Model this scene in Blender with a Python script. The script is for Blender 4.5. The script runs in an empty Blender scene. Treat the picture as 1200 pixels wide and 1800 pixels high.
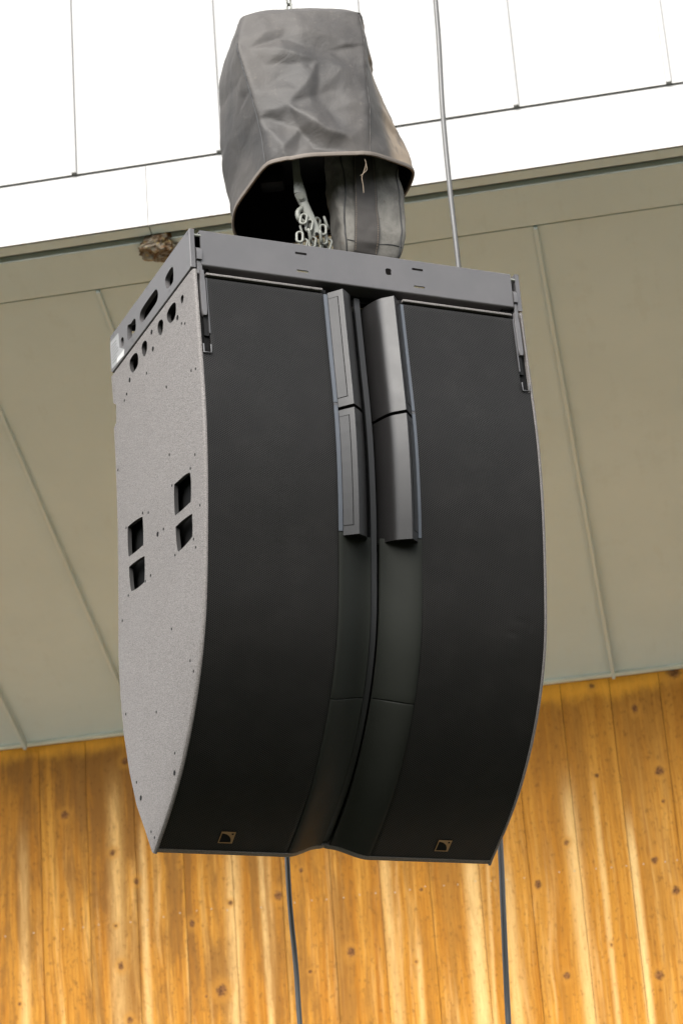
import bpy, bmesh, math, random
import numpy as np
from mathutils import Vector, Matrix, noise
from mathutils.geometry import tessellate_polygon
R = math.radians
random.seed(7)
scene = bpy.context.scene
col = scene.collection
ZO = 5.442            # height of the rigging frame's top edge above the ground

# ------------------------------------------------------------------ camera
cam_d = bpy.data.cameras.new('camera')
cam = bpy.data.objects.new('camera', cam_d); col.objects.link(cam)
right = Vector((0.916911443, -0.392903932, -0.069999331))
down = Vector((0.088266415, 0.370701895, -0.924548076))
fwd = Vector((0.389207459, 0.841550120, 0.374581031))
m = Matrix((right, -down, -fwd)).transposed().to_4x4()
m.translation = Vector((-3.13326878, -6.48262178, -3.84209476 + ZO))
cam.matrix_world = m
cam_d.sensor_fit = 'VERTICAL'; cam_d.sensor_height = 36; cam_d.sensor_width = 24
cam_d.lens = 85; cam_d.clip_end = 800; cam_d.clip_start = .05
cam_d.dof.use_dof = True; cam_d.dof.focus_distance = 7.95; cam_d.dof.aperture_fstop = 4.5
scene.camera = cam

# ------------------------------------------------------------------ light
SUN_AZ, SUN_EL = Vector((-0.72, -0.69)).normalized(), R(42)
w = bpy.data.worlds.new('World'); scene.world = w; w.use_nodes = True
nt = w.node_tree; nt.nodes.clear()
sky = nt.nodes.new('ShaderNodeTexSky'); sky.sky_type = 'NISHITA'; sky.sun_disc = False
sky.sun_elevation = SUN_EL; sky.sun_rotation = math.atan2(SUN_AZ.x, SUN_AZ.y) % (2*math.pi)
sky.air_density = 1.0; sky.dust_density = 0.8; sky.ozone_density = 1.0
hs = nt.nodes.new('ShaderNodeHueSaturation'); hs.inputs['Saturation'].default_value = .16
bg = nt.nodes.new('ShaderNodeBackground'); bg.inputs['Strength'].default_value = .14
wo = nt.nodes.new('ShaderNodeOutputWorld')
nt.links.new(sky.outputs[0], hs.inputs['Color']); nt.links.new(hs.outputs[0], bg.inputs[0]); nt.links.new(bg.outputs[0], wo.inputs[0])
sl = bpy.data.lights.new('sun', 'SUN'); sl.energy = 1.5; sl.angle = R(45); sl.color = (1, .955, .89)
so = bpy.data.objects.new('sun', sl); col.objects.link(so)
sd_ = Vector((SUN_AZ.x*math.cos(SUN_EL), SUN_AZ.y*math.cos(SUN_EL), math.sin(SUN_EL)))
so.rotation_euler = sd_.to_track_quat('Z', 'Y').to_euler(); so.location = (-8, -8, 20)
scene.view_settings.view_transform = 'Standard'; scene.view_settings.look = 'None'
scene.view_settings.gamma = 1; scene.view_settings.exposure = 2.2
scene.cycles.max_bounces = 8; scene.cycles.use_denoising = True

# ------------------------------------------------------------------ measured shapes (metres; y back, z up)
FH=[[[0.1726,-0.055],[0.1601,-0.0699],[0.1651,-0.1081],[0.1844,-0.1138],[0.2213,-0.1107],[0.2395,-0.0899],[0.2406,-0.0659],[0.2142,-0.0559]],[[0.3326,-0.0574],[0.3157,-0.0761],[0.3206,-0.098],[0.3495,-0.1072],[0.4691,-0.1116],[0.4924,-0.1049],[0.5056,-0.0858],[0.494,-0.0635],[0.4625,-0.0572],[0.3644,-0.0545]],[[0.5621,-0.0561],[0.546,-0.0708],[0.5507,-0.1017],[0.5737,-0.1066],[0.619,-0.1101],[0.6365,-0.0945],[0.6314,-0.0505],[0.5981,-0.0566]],[[0.69,-0.0639],[0.6778,-0.0778],[0.679,-0.0983],[0.691,-0.1031],[0.7057,-0.0904],[0.7067,-0.0689]]]
LABEL=[[0.8184,-0.0256],[0.7299,-0.0292],[0.7229,-0.0903],[0.6713,-0.1201],[0.6804,-0.14],[0.8137,-0.1321]]
LABELB=[[0.7516,-0.1185],[0.6736,-0.1203],[0.6804,-0.14],[0.7558,-0.1356]]
SH=[[[0.0916,-0.1979],[0.0831,-0.2097],[0.0889,-0.2232],[0.1004,-0.2263],[0.111,-0.2149],[0.107,-0.2001]],[[0.1713,-0.1861],[0.1572,-0.2034],[0.1628,-0.2305],[0.1809,-0.2438],[0.2194,-0.2393],[0.2448,-0.2114],[0.2388,-0.1893],[0.2068,-0.1827]],[[0.2962,-0.1882],[0.2837,-0.206],[0.2934,-0.2322],[0.3112,-0.2399],[0.3312,-0.2236],[0.3397,-0.1982],[0.325,-0.1827]],[[0.4619,-0.187],[0.4479,-0.2055],[0.4565,-0.232],[0.4791,-0.239],[0.4958,-0.2232],[0.5037,-0.1978],[0.4909,-0.1833]],[[0.5608,-0.1865],[0.5433,-0.2067],[0.5479,-0.2362],[0.5731,-0.2433],[0.6062,-0.2406],[0.6298,-0.2118],[0.6279,-0.186],[0.5968,-0.1798]],[[0.1252,-0.8172],[0.1026,-0.8411],[0.1102,-0.9139],[0.1298,-0.9198],[0.2383,-0.9122],[0.2607,-0.8989],[0.2554,-0.8129],[0.2338,-0.8054]],[[0.1179,-0.9617],[0.1073,-0.9775],[0.1123,-1.0313],[0.1323,-1.0406],[0.2268,-1.0415],[0.2514,-1.029],[0.2603,-0.9603],[0.2408,-0.9492]],[[0.5811,-0.7865],[0.5653,-0.8064],[0.5695,-0.8841],[0.5896,-0.889],[0.7028,-0.8783],[0.7224,-0.863],[0.7208,-0.7794],[0.7008,-0.7688]],[[0.5751,-0.9302],[0.5642,-0.9469],[0.5721,-1.0111],[0.5925,-1.0201],[0.689,-1.0092],[0.7135,-0.9925],[0.7217,-0.9259],[0.7042,-0.9129]]]
SCR=[[0.6751,-0.2905],[0.6999,-0.3038],[0.2814,-0.4446],[0.2842,-0.6863],[0.0547,-0.7828],[0.1008,-0.8113],[0.2731,-0.7989],[0.0337,-0.9642],[0.5632,-0.7786],[0.5076,-0.7999],[0.7339,-0.765],[0.3715,-0.9122],[0.1046,-1.0513],[0.0907,-1.0844],[0.2756,-1.0392],[0.512,-1.021],[0.5656,-1.0211],[0.7393,-1.008],[0.7955,-0.5254],[0.1142,-0.2917],[0.0832,-0.3068],[0.4658,-0.3078],[0.6728,-0.2913],[0.282,-0.4432],[0.0491,-0.4919],[0.0098,-0.5039],[0.8106,-1.0728],[0.3385,-1.268],[0.1866,-1.4255],[0.1621,-1.4678],[0.811,-1.4027],[0.5138,-1.4891],[0.3602,-1.6719],[0.7317,-1.66],[0.6107,-1.8576],[0.5816,-1.8843]]
SCRB=[[0.1476,-0.254],[0.3979,-0.1856],[0.3922,-0.2516],[0.637,-0.2542],[0.3721,-1.7327],[0.6951,-1.7229],[0.4271,-0.9081]]
FSCR=[[0.0161,-0.0115],[0.4204,-0.0084],[0.2085,-0.1238],[0.5925,-0.1236],[0.7835,-0.0074]]
BACK=[[0.831,-0.1518],[0.8285,-0.1928],[0.8212,-0.26],[0.7917,-0.2799],[0.7992,-0.3464],[0.8253,-0.3545],[0.8192,-0.487],[0.8242,-0.7214],[0.8428,-0.9474],[0.8515,-1.0358],[0.8677,-1.1792],[0.8622,-1.3296],[0.8424,-1.4669],[0.8002,-1.6085],[0.7428,-1.7368],[0.6699,-1.8397],[0.5928,-1.9355]]
FRONTFLAT=[[0.0059,-0.1542],[-0.0349,-0.4602],[-0.0292,-0.6052],[0.0021,-0.9198],[0.0359,-1.1599],[0.0732,-1.3131],[0.1071,-1.4238],[0.1861,-1.5729],[0.2839,-1.6912],[0.3955,-1.8067],[0.4925,-1.8742],[0.5939,-1.9352]]
HFL=[[-0.206,0.25,0.449],[-0.215,0.268,0.6],[-0.231,0.286,0.747],[-0.249,0.304,0.872],[-0.26,0.322,0.977],[-0.217,0.34,1.11]]
HFR=[[0.128,0.1,0.459],[0.143,0.12,0.587],[0.158,0.14,0.742],[0.17,0.16,0.898],[0.182,0.18,1.014],[0.176,0.2,1.112]]
HLB=[[-0.211,0.59,0.434],[-0.212,0.608,0.561],[-0.224,0.616,0.741],[-0.217,0.624,0.892],[-0.195,0.622,1.066],[-0.162,0.54,1.194]]
HRB=[[0.392,0.26,0.524],[0.394,0.32,0.641],[0.372,0.38,0.779],[0.337,0.42,0.943],[0.332,0.46,1.09],[0.306,0.44,1.252]]
HFM=[[-0.08,0.155,0.448],[-0.054,0.16,0.565],[-0.05,0.18,0.716],[-0.054,0.2,0.857],[-0.051,0.225,0.98],[-0.045,0.26,1.112]]
HOOK=[[-0.072,0.3,0.504],[-0.07,0.3,0.447],[-0.063,0.3,0.38],[-0.06,0.3,0.364],[-0.046,0.3,0.323],[-0.026,0.3,0.267],[-0.01,0.3,0.225]]
LINKS=[[-0.062,0.3,0.271],[-0.061,0.3,0.233],[-0.076,0.3,0.204],[-0.045,0.3,0.208],[-0.058,0.3,0.182],[0.003,0.3,0.283],[0.026,0.3,0.273],[0.009,0.3,0.239],[0.031,0.3,0.22],[-0.029,0.3,0.19],[-0.012,0.3,0.186],[0.007,0.3,0.184],[-0.042,0.3,0.249],[-0.063,0.3,0.172],[0.015,0.3,0.21],[-0.004,0.3,0.207],[0.034,0.3,0.195],[-0.04,0.3,0.164]]
BAG=[[0.042,0.26,0.42],[0.022,0.26,0.235],[0.057,0.26,0.155],[0.279,0.26,0.154],[0.3,0.26,0.186],[0.324,0.26,0.443],[0.062,0.26,0.401],[0.056,0.26,0.173],[0.132,0.26,0.366],[0.122,0.26,0.16],[0.212,0.26,0.379],[0.204,0.26,0.15],[0.302,0.26,0.416],[0.291,0.26,0.185]]
THREAD=[[0.097,0.09,0.425],[0.1,0.09,0.407],[0.091,0.09,0.379],[0.08,0.09,0.35],[0.082,0.09,0.321],[0.082,0.09,0.29]]
TOPCH=[[0.0,0.42,1.221],[0.002,0.42,1.244],[0.006,0.42,1.265]]
CAB1=[[1.039,1.2,1.99],[1.034,1.2,1.762],[1.02,1.2,1.426],[1.018,1.2,1.074],[1.022,1.2,0.719],[0.955,1.2,-1.733],[0.943,1.2,-1.934],[0.92,1.2,-2.345]]
CAB2=[[0.088,1.15,-1.79],[0.087,1.15,-1.907],[0.089,1.15,-2.007],[0.095,1.15,-2.165],[0.096,1.15,-2.36]]
P0=[0.7571,1.6876,1.2574]
YW=3.4529
ZW=-1.1688
KN=[[-2.256,-1.586,0.0333],[-1.996,-1.824,0.0242],[-1.87,-1.995,0.0242],[-1.971,-2.441,0.0242],[-1.434,-2.626,0.0364],[-1.933,-2.731,0.0242],[-1.991,-2.223,0.0121],[-1.578,-2.255,0.0242],[-1.103,-2.156,0.0364],[-1.363,-2.168,0.0182],[-1.518,-2.648,0.0121],[-0.736,-2.496,0.0333],[0.877,-1.366,0.0273],[0.965,-1.718,0.0364],[0.663,-1.212,0.0182],[0.637,-1.704,0.0152],[0.441,-2.044,0.0212],[0.271,-2.249,0.0303],[0.885,-2.188,0.0273],[0.974,-2.357,0.0303],[0.838,-2.781,0.0394],[0.371,-2.735,0.0273],[1.104,-1.188,0.0485],[-0.341,-2.209,0.0152],[0.614,-2.602,0.0121],[-0.399,-2.582,0.0121],[0.966,-1.881,0.0121],[-0.972,-2.035,0.0152],[-0.959,-2.577,0.0152],[-1.907,-1.322,0.0273],[-2.531,-2.586,0.0152]]
ST=[[-2.492,-1.772,-2.498,-2.665,0.0364],[-1.978,-1.513,-1.985,-2.717,0.0606],[-1.831,-1.815,-1.831,-2.732,0.0303],[-1.182,-1.981,-1.176,-2.798,0.0242],[-1.337,-1.964,-1.351,-2.512,0.0545],[-0.521,-2.07,-0.511,-2.894,0.0394],[-0.068,-2.121,-0.077,-2.937,0.0545],[0.116,-2.247,0.103,-2.955,0.0424],[0.776,-2.109,0.769,-3.022,0.0273],[0.476,-1.861,0.472,-2.992,0.0485],[0.609,-1.877,0.605,-2.716,0.0212],[-0.387,-2.583,-0.393,-2.906,0.0242],[0.02,-2.146,-0.013,-2.944,0.0182]]
NAIL=[[-2.603,-2.216],[-2.444,-2.214],[-2.28,-2.21],[-2.17,-2.213],[-2.085,-2.209],[-1.91,-2.213],[-1.816,-2.211],[-1.728,-2.205],[-1.638,-2.193],[-1.547,-2.191],[-1.467,-2.19],[-1.381,-2.206],[-1.199,-2.21],[-1.017,-2.205],[-0.925,-2.203],[-0.846,-2.206],[-0.754,-2.207],[-0.668,-2.201],[-0.583,-2.201],[-0.481,-2.209],[-0.401,-2.203],[-0.319,-2.194],[-0.22,-2.201],[-0.147,-2.203],[-0.053,-2.196],[0.027,-2.204],[0.111,-2.205],[0.203,-2.206],[0.387,-2.196],[0.467,-2.199],[0.579,-2.199],[0.659,-2.202],[0.736,-2.202],[0.825,-2.202],[0.937,-2.203],[0.999,-2.201]]
BADL=[[-0.3982,0.5171,-1.8746],[-0.3497,0.5171,-1.8746],[-0.3501,0.5591,-1.9002],[-0.397,0.5582,-1.8996]]
BADR=[[0.3691,0.5204,-1.8766],[0.4157,0.5203,-1.8765],[0.417,0.5617,-1.9018],[0.3694,0.5614,-1.9016]]
# ------------------------------------------------------------------ node helpers
def mat(name, color=(.5, .5, .5), rough=.5, metal=0, spec=.5):
    mm = bpy.data.materials.new(name); mm.use_nodes = True
    b = mm.node_tree.nodes['Principled BSDF']
    b.inputs['Base Color'].default_value = (*color, 1); b.inputs['Roughness'].default_value = rough
    b.inputs['Metallic'].default_value = metal; b.inputs['Specular IOR Level'].default_value = spec
    return mm
class N:
    def __init__(s, mm): s.t = mm.node_tree; s.b = s.t.nodes['Principled BSDF']
    def new(s, k, **kw):
        n = s.t.nodes.new('ShaderNode'+k)
        for a, v in kw.items(): setattr(n, a, v)
        return n
    def put(s, sock, v):
        if hasattr(v, 'outputs'): v = v.outputs[0]
        if isinstance(v, bpy.types.NodeSocket): s.t.links.new(v, sock)
        else: sock.default_value = v
    def math(s, op, a, b=0., c=None, clamp=False):
        n = s.new('Math', operation=op); n.use_clamp = clamp
        s.put(n.inputs[0], a); s.put(n.inputs[1], b)
        if c is not None: s.put(n.inputs[2], c)
        return n.outputs[0]
    def vec(s, op, a, b=None):
        n = s.new('VectorMath', operation=op); s.put(n.inputs[0], a)
        if b is not None: s.put(n.inputs[1], b)
        return n
    def coord(s, k='Object', obj=None):
        n = s.new('TexCoord')
        if obj: n.object = obj
        return n.outputs[k]
    def mapping(s, v, scale=(1, 1, 1), loc=(0, 0, 0)):
        n = s.new('Mapping'); s.put(n.inputs['Vector'], v)
        n.inputs['Scale'].default_value = scale; n.inputs['Location'].default_value = loc
        return n.outputs[0]
    def noise(s, v, scale, detail=3, rough=.5, dist=0):
        n = s.new('TexNoise'); s.put(n.inputs['Vector'], v); n.inputs['Scale'].default_value = scale
        n.inputs['Detail'].default_value = detail; n.inputs['Roughness'].default_value = rough; n.inputs['Distortion'].default_value = dist
        return n.outputs['Fac']
    def ramp(s, v, stops, interp='LINEAR'):
        n = s.new('ValToRGB'); s.put(n.inputs[0], v); e = n.color_ramp.elements; n.color_ramp.interpolation = interp
        while len(e) < len(stops): e.new(.5)
        for q, (p, c) in zip(e, stops):
            q.position = p; q.color = (*c, 1) if hasattr(c, '__len__') else (c, c, c, 1)
        return n.outputs[0]
    def mix(s, f, a, b, mode='MIX'):
        n = s.new('Mix', data_type='RGBA', blend_type=mode); s.put(n.inputs[0], f)
        for i, v in ((6, a), (7, b)):
            s.put(n.inputs[i], (*v, 1) if isinstance(v, tuple) and len(v) == 3 else v)
        return n.outputs[2]
    def smooth(s, v, a, b, lo=0., hi=1.):
        n = s.new('MapRange', interpolation_type='SMOOTHSTEP'); s.put(n.inputs[0], v)
        n.inputs[1].default_value = a; n.inputs[2].default_value = b; n.inputs[3].default_value = lo; n.inputs[4].default_value = hi
        return n.outputs[0]
    def bump(s, h, strength=.3, dist=.002):
        n = s.new('Bump'); n.inputs['Strength'].default_value = strength; n.inputs['Distance'].default_value = dist
        s.put(n.inputs['Height'], h); s.put(s.b.inputs['Normal'], n.outputs[0])
    def base(s, c): s.put(s.b.inputs['Base Color'], c)
    def rough(s, c): s.put(s.b.inputs['Roughness'], c)

# ------------------------------------------------------------------ object helpers
WL = {}
def tag(o, label=None, cat=None, group=None, kind=None):
    for k, v in (('label', label), ('category', cat), ('group', group), ('kind', kind)):
        if v: o[k] = v
    return o
def empty(name, loc, rz=0):
    o = bpy.data.objects.new(name, None); col.objects.link(o); o.empty_display_size = .1
    o.location = loc; o.rotation_euler = (0, 0, rz); WL[o.name] = Vector(loc); return o
def build(name, verts, faces, material, parent=None, smooth=None, base=None, fm=None, uv=None):
    """one mesh object; vertices are given in world axes (z from the frame's top edge) unless base is set"""
    me = bpy.data.meshes.new(name)
    off = Vector((0, 0, ZO)) if base is None else Vector((0, 0, 0))
    pl = WL.get(parent.name, Vector()) if (parent and base is None) else Vector()
    me.from_pydata([tuple(Vector(v)+off-pl) for v in verts], [], faces)
    mats = material if isinstance(material, (list, tuple)) else [material]
    for q in mats: me.materials.append(q)
    if fm:
        for p, i in zip(me.polygons, fm): p.material_index = i
    if uv is not None:
        l = me.uv_layers.new(name='UVMap')
        for lp in me.loops: l.data[lp.index].uv = uv[lp.vertex_index]
    bm = bmesh.new(); bm.from_mesh(me); bmesh.ops.recalc_face_normals(bm, faces=bm.faces); bm.to_mesh(me); bm.free()
    if smooth is not None:
        for p in me.polygons: p.use_smooth = True
        me.set_sharp_from_angle(angle=R(smooth))
    o = bpy.data.objects.new(name, me); col.objects.link(o)
    if parent: o.parent = parent
    WL[o.name] = pl
    return o
def boxes(lst):
    V, F = [], []
    for (x0, x1, y0, y1, z0, z1) in lst:
        b = len(V)
        V += [(x0,y0,z0),(x1,y0,z0),(x1,y1,z0),(x0,y1,z0),(x0,y0,z1),(x1,y0,z1),(x1,y1,z1),(x0,y1,z1)]
        F += [tuple(b+i for i in f) for f in ((0,3,2,1),(4,5,6,7),(0,1,5,4),(1,2,6,5),(2,3,7,6),(3,0,4,7))]
    return V, F
def cbox(x0, x1, y0, y1, z0, z1, c=.003):
    """box with chamfered edges"""
    bm = bmesh.new(); V, F = boxes([(x0, x1, y0, y1, z0, z1)])
    vs = [bm.verts.new(v) for v in V]
    for f in F: bm.faces.new([vs[i] for i in f])
    bmesh.ops.bevel(bm, geom=bm.edges[:], offset=c, segments=2, profile=.6, affect='EDGES')
    bm.verts.index_update()
    r = [tuple(v.co) for v in bm.verts], [tuple(v.index for v in f.verts) for f in bm.faces]
    bm.free(); return r
def merge(*parts):
    V, F = [], []
    for v, f in parts:
        b = len(V); V += list(v); F += [tuple(b+i for i in q) for q in f]
    return V, F
def tube(pts, rad, n=10, closed=False, cap=True):
    pts = [Vector(p) for p in pts]; V, F = [], []; k = len(pts)
    rr = rad if hasattr(rad, '__len__') else [rad]*k
    ref = None
    for i, p in enumerate(pts):
        if closed: t = pts[(i+1) % k]-pts[i-1]
        else: t = pts[min(i+1, k-1)]-pts[max(i-1, 0)]
        t.normalize()
        if ref is None: ref = t.orthogonal().normalized()
        ref = (ref-t*ref.dot(t)).normalized(); b = t.cross(ref)
        for j in range(n):
            a = 2*math.pi*j/n; V.append(tuple(p+(ref*math.cos(a)+b*math.sin(a))*rr[i]))
    for i in range(k if closed else k-1):
        i2 = (i+1) % k
        for j in range(n): F.append((i*n+j, i*n+(j+1) % n, i2*n+(j+1) % n, i2*n+j))
    if cap and not closed:
        F.append(tuple(range(n))[::-1]); F.append(tuple((k-1)*n+j for j in range(n)))
    return V, F
def spline(pts, per=6):
    P = [Vector(p) for p in pts]; out = []
    for i in range(len(P)-1):
        p0, p1, p2, p3 = P[max(i-1, 0)], P[i], P[i+1], P[min(i+2, len(P)-1)]
        for j in range(per):
            t = j/per
            out.append(.5*((2*p1)+(p2-p0)*t+(2*p0-5*p1+4*p2-p3)*t*t+(3*p1-p0-3*p2+p3)*t**3))
    out.append(P[-1]); return out
def closed_spline(pts, per=4):
    n = len(pts); P = [Vector((*p, 0)) for p in pts]; out = []
    for i in range(n):
        p0, p1, p2, p3 = P[i-1], P[i], P[(i+1) % n], P[(i+2) % n]
        for j in range(per):
            t = j/per; q = .5*((2*p1)+(p2-p0)*t+(2*p0-5*p1+4*p2-p3)*t*t+(3*p1-p0-3*p2+p3)*t**3)
            out.append((q.x, q.y))
    return out
def slab(front, back):
    """closed shell between two grids of points [row][col]"""
    r, c = len(front), len(front[0]); V = [p for row in front for p in row]+[p for row in back for p in row]
    n = r*c; F = []
    for i in range(r-1):
        for j in range(c-1):
            a = i*c+j; F.append((a, a+1, a+c+1, a+c)); F.append((n+a, n+a+c, n+a+c+1, n+a+1))
    rim = [j for j in range(c)]+[i*c+c-1 for i in range(1, r)]+[(r-1)*c+j for j in range(c-2, -1, -1)]+[i*c for i in range(r-2, 0, -1)]
    for i in range(len(rim)):
        a, b = rim[i], rim[(i+1) % len(rim)]; F.append((b, a, n+a, n+b))
    return V, F
PLATE_FM = []
def plate(rings, holes, place, xin):
    """flat plate with holes.  rings: list of (loop2d, x) from the face outwards; holes: loops cut through to xin"""
    V, F = [], []; L0, x0 = rings[0]; k = len(L0)
    loops = [L0]+holes; idx = []
    for lp in loops:
        idx.append(list(range(len(V), len(V)+len(lp)))); V += [place(a, b, x0) for a, b in lp]
    flat = [i for l in idx for i in l]
    tri = tessellate_polygon([[Vector((a, b, 0)) for a, b in lp] for lp in loops])
    F += [tuple(flat[i] for i in t) for t in tri]
    prev = idx[0]
    for lp, x in rings[1:]:
        cur = list(range(len(V), len(V)+k)); V += [place(a, b, x) for a, b in lp]
        for i in range(k): F.append((prev[i], prev[(i+1) % k], cur[(i+1) % k], cur[i]))
        prev = cur
    last = [prev]; nf0 = len(F)
    for li, lp in zip(idx[1:], holes):
        cur = list(range(len(V), len(V)+len(lp))); V += [place(a, b, xin) for a, b in lp]; n = len(lp)
        for i in range(n): F.append((li[i], cur[i], cur[(i+1) % n], li[(i+1) % n]))
        last.append(cur)
    flat2 = [i for l in last for i in l]
    lps = [rings[-1][0]]+holes
    tri = tessellate_polygon([[Vector((a, b, 0)) for a, b in lp] for lp in lps])
    PLATE_FM[:] = [0]*nf0+[1]*(len(F)-nf0)
    F += [tuple(flat2[i] for i in t)[::-1] for t in tri]
    PLATE_FM.extend([0]*(len(F)-len(PLATE_FM)))
    return V, F

# ------------------------------------------------------------------ materials
def m_paint():
    mm = mat('grey_brown_textured_paint', (.12, .11, .105), .62, spec=.4); n = N(mm); c = n.coord()
    a = n.noise(c, 320, 2, .6); b = n.noise(c, 110, 2, .5); d = n.noise(c, 5, 3)
    n.base(n.mix(n.smooth(a, .35, .68), (.084, .0765, .072), (.168, .155, .147)))
    n.rough(n.math('MULTIPLY_ADD', d, .2, .52)); n.bump(n.math('ADD', a, n.math('MULTIPLY', b, .4)), .55, .003)
    return mm
def m_frame():
    mm = mat('grey_coated_steel', (.10, .097, .103), .42, spec=.5); n = N(mm); c = n.coord()
    d = n.noise(c, 7, 4, .6); f = n.noise(c, 600, 1)
    n.base(n.mix(n.smooth(d, .35, .75), (.066, .063, .064), (.076, .072, .073)))
    n.rough(n.math('MULTIPLY_ADD', d, .22, .34)); n.bump(f, .08, .0006)
    return mm
def m_grille():
    mm = mat('perforated_black_grille', (.02, .019, .018), .42, spec=.5); n = N(mm)
    uv = n.coord('UV'); sx = n.new('SeparateXYZ'); n.put(sx.inputs[0], uv)
    k = 2*math.pi/.0060; u, v = sx.outputs[0], sx.outputs[1]
    def wave(a, b):
        return n.math('COSINE', n.math('ADD', n.math('MULTIPLY', u, a*k), n.math('MULTIPLY', v, b*k)))
    h = n.math('ADD', n.math('ADD', n.math('MULTIPLY', wave(-.42, .91), 1.35), n.math('MULTIPLY', wave(.58, .81), .8)), n.math('MULTIPLY', wave(1., -.1), .55))
    hole = n.smooth(h, .1, 1.0)
    dust = n.noise(n.coord(), 9, 4, .6)
    solid = n.mix(n.smooth(dust, .4, .8), (.0130, .0124, .0116), (.0165, .0156, .0146))
    n.base(n.mix(n.math('MULTIPLY', hole, .62), solid, (.0015, .0015, .0015)))
    n.rough(n.math('MULTIPLY_ADD', hole, .4, .42))
    n.put(n.b.inputs['Specular IOR Level'], n.math('MULTIPLY_ADD', hole, -.15, .18))
    n.bump(n.math('MULTIPLY', hole, -1.), .12, .0008)
    return mm
def m_satin(name, c, rough, sc=5):
    mm = mat(name, c, rough); n = N(mm); t = n.coord(); d = n.noise(t, sc, 5, .65)
    n.base(n.mix(n.smooth(d, .3, .75), tuple(x*.93 for x in c), tuple(x*1.08 for x in c)))
    n.rough(n.math('MULTIPLY_ADD', n.noise(t, 14, 5, .7), .18, rough-.09)); n.bump(n.noise(t, 420, 1), .06, .0005)
    return mm
M = {}
M['paint'] = m_paint(); M['frame'] = m_frame(); M['grille'] = m_grille()
M['fin'] = m_satin('satin_dark_plastic', (.011, .0105, .0105), .36)
M['panel'] = m_satin('satin_black_plastic', (.0125, .0135, .0110), .62)
M['panel'].node_tree.nodes['Principled BSDF'].inputs['Specular IOR Level'].default_value = .14
M['fin'].node_tree.nodes['Principled BSDF'].inputs['Specular IOR Level'].default_value = .33
M['dark'] = mat('black_interior', (.005, .005, .005), .8, spec=.12)
M['hole_shade'] = m_satin('cutout_painted_shade', (.010, .009, .0085), .7)  # shade inside the panel cut-outs, painted as near-black hole walls
M['spine'] = m_satin('dark_rubber_spine', (.009, .009, .0095), .6)
M['strip'] = m_satin('blue_grey_anodised_strip', (.055, .062, .073), .36)
M['steel'] = m_satin('dull_steel', (.055, .054, .056), .42)
M['gold'] = mat('gold_print', (.27, .155, .06), .5, .2)
M['label'] = m_satin('silver_label', (.20, .20, .20), .4); M['ink'] = mat('grey_label_ink', (.10, .10, .10), .5); M['white'] = mat('white_label_field', (.42, .42, .41), .5)
M['galv'] = m_satin('galvanised_steel', (.145, .148, .128), .45, 30)
M['rubber'] = m_satin('grey_cable_rubber', (.060, .059, .056), .38, 3)

def m_hood():
    mm = mat('worn_black_canvas', (.09, .088, .085), .6, spec=.30); n = N(mm); c = n.coord()
    s = n.new('SeparateXYZ'); n.put(s.inputs[0], c)
    a = n.noise(c, 3.2, 6, .62, .4); b = n.noise(n.mapping(c, (26, 26, 5)), 1, 4, .6); g = n.noise(c, 60, 3, .7)
    cc = n.mix(n.smooth(a, .3, .7), (.022, .0202, .0188), (.053, .0475, .0428))
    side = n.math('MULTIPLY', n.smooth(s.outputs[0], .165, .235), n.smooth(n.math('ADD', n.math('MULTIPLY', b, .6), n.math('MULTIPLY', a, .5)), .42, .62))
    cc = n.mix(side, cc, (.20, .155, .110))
    cc = n.mix(n.math('MULTIPLY', n.smooth(n.math('MULTIPLY', g, b), .30, .5), .35), cc, (.11, .095, .080))
    n.base(cc); n.rough(n.math('MULTIPLY_ADD', a, .25, .44))
    n.bump(n.math('ADD', n.noise(c, 14, 3, .5, .8), n.math('MULTIPLY', n.noise(c, 60, 3, .6), .15)), .26, .012)
    return mm
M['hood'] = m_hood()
M['lining'] = mat('black_hood_lining', (.004, .004, .004), .9, spec=.1)
def m_bag():
    mm = mat('soiled_grey_canvas', (.16, .155, .14), .75, spec=.25); n = N(mm); c = n.coord()
    a = n.noise(n.mapping(c, (1, 1, .55)), 9, 5, .65, .5); b = n.noise(c, 38, 4, .7)
    cc = n.mix(n.smooth(a, .3, .68), (.052, .049, .044), (.165, .156, .138)); cc = n.mix(n.smooth(b, .58, .75), cc, (.075, .06, .045))
    n.base(cc); n.bump(n.math('ADD', n.noise(c, 26, 4, .6), n.math('MULTIPLY', n.noise(c, 500, 1), .1)), .4, .008)
    return mm
M['bag'] = m_bag()
M['strap'] = m_satin('dark_webbing_strap', (.040, .035, .031), .75, 30)
M['thread'] = mat('pale_thread', (.20, .155, .11), .8)
M['hem'] = m_satin('tan_hem_binding', (.115, .095, .078), .75, 60)
M['seam'] = mat('dark_seam', (.02, .02, .02), .7)
M['motor'] = mat('black_motor_casing', (.004, .004, .004), .7, spec=.2)

# ------------------------------------------------------------------ ground
def m_ground(name, a, b, sc):
    mm = mat(name, a, .9, spec=.2); n = N(mm); c = n.coord()
    n.base(n.mix(n.smooth(n.noise(c, sc, 6, .6), .3, .7), a, b)); n.bump(n.noise(c, 40, 3), .3, .01)
    return mm
gv = [(0, 0, 0)]+[(220*math.cos(a*math.pi/32), 220*math.sin(a*math.pi/32), 0) for a in range(64)]
g = build('ground', gv, [(0, i+1, (i+1) % 64+1) for i in range(64)], m_ground('dark_lawn', (.020, .024, .012), (.036, .039, .021), 1.5), base=1); tag(g, kind='structure')

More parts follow.
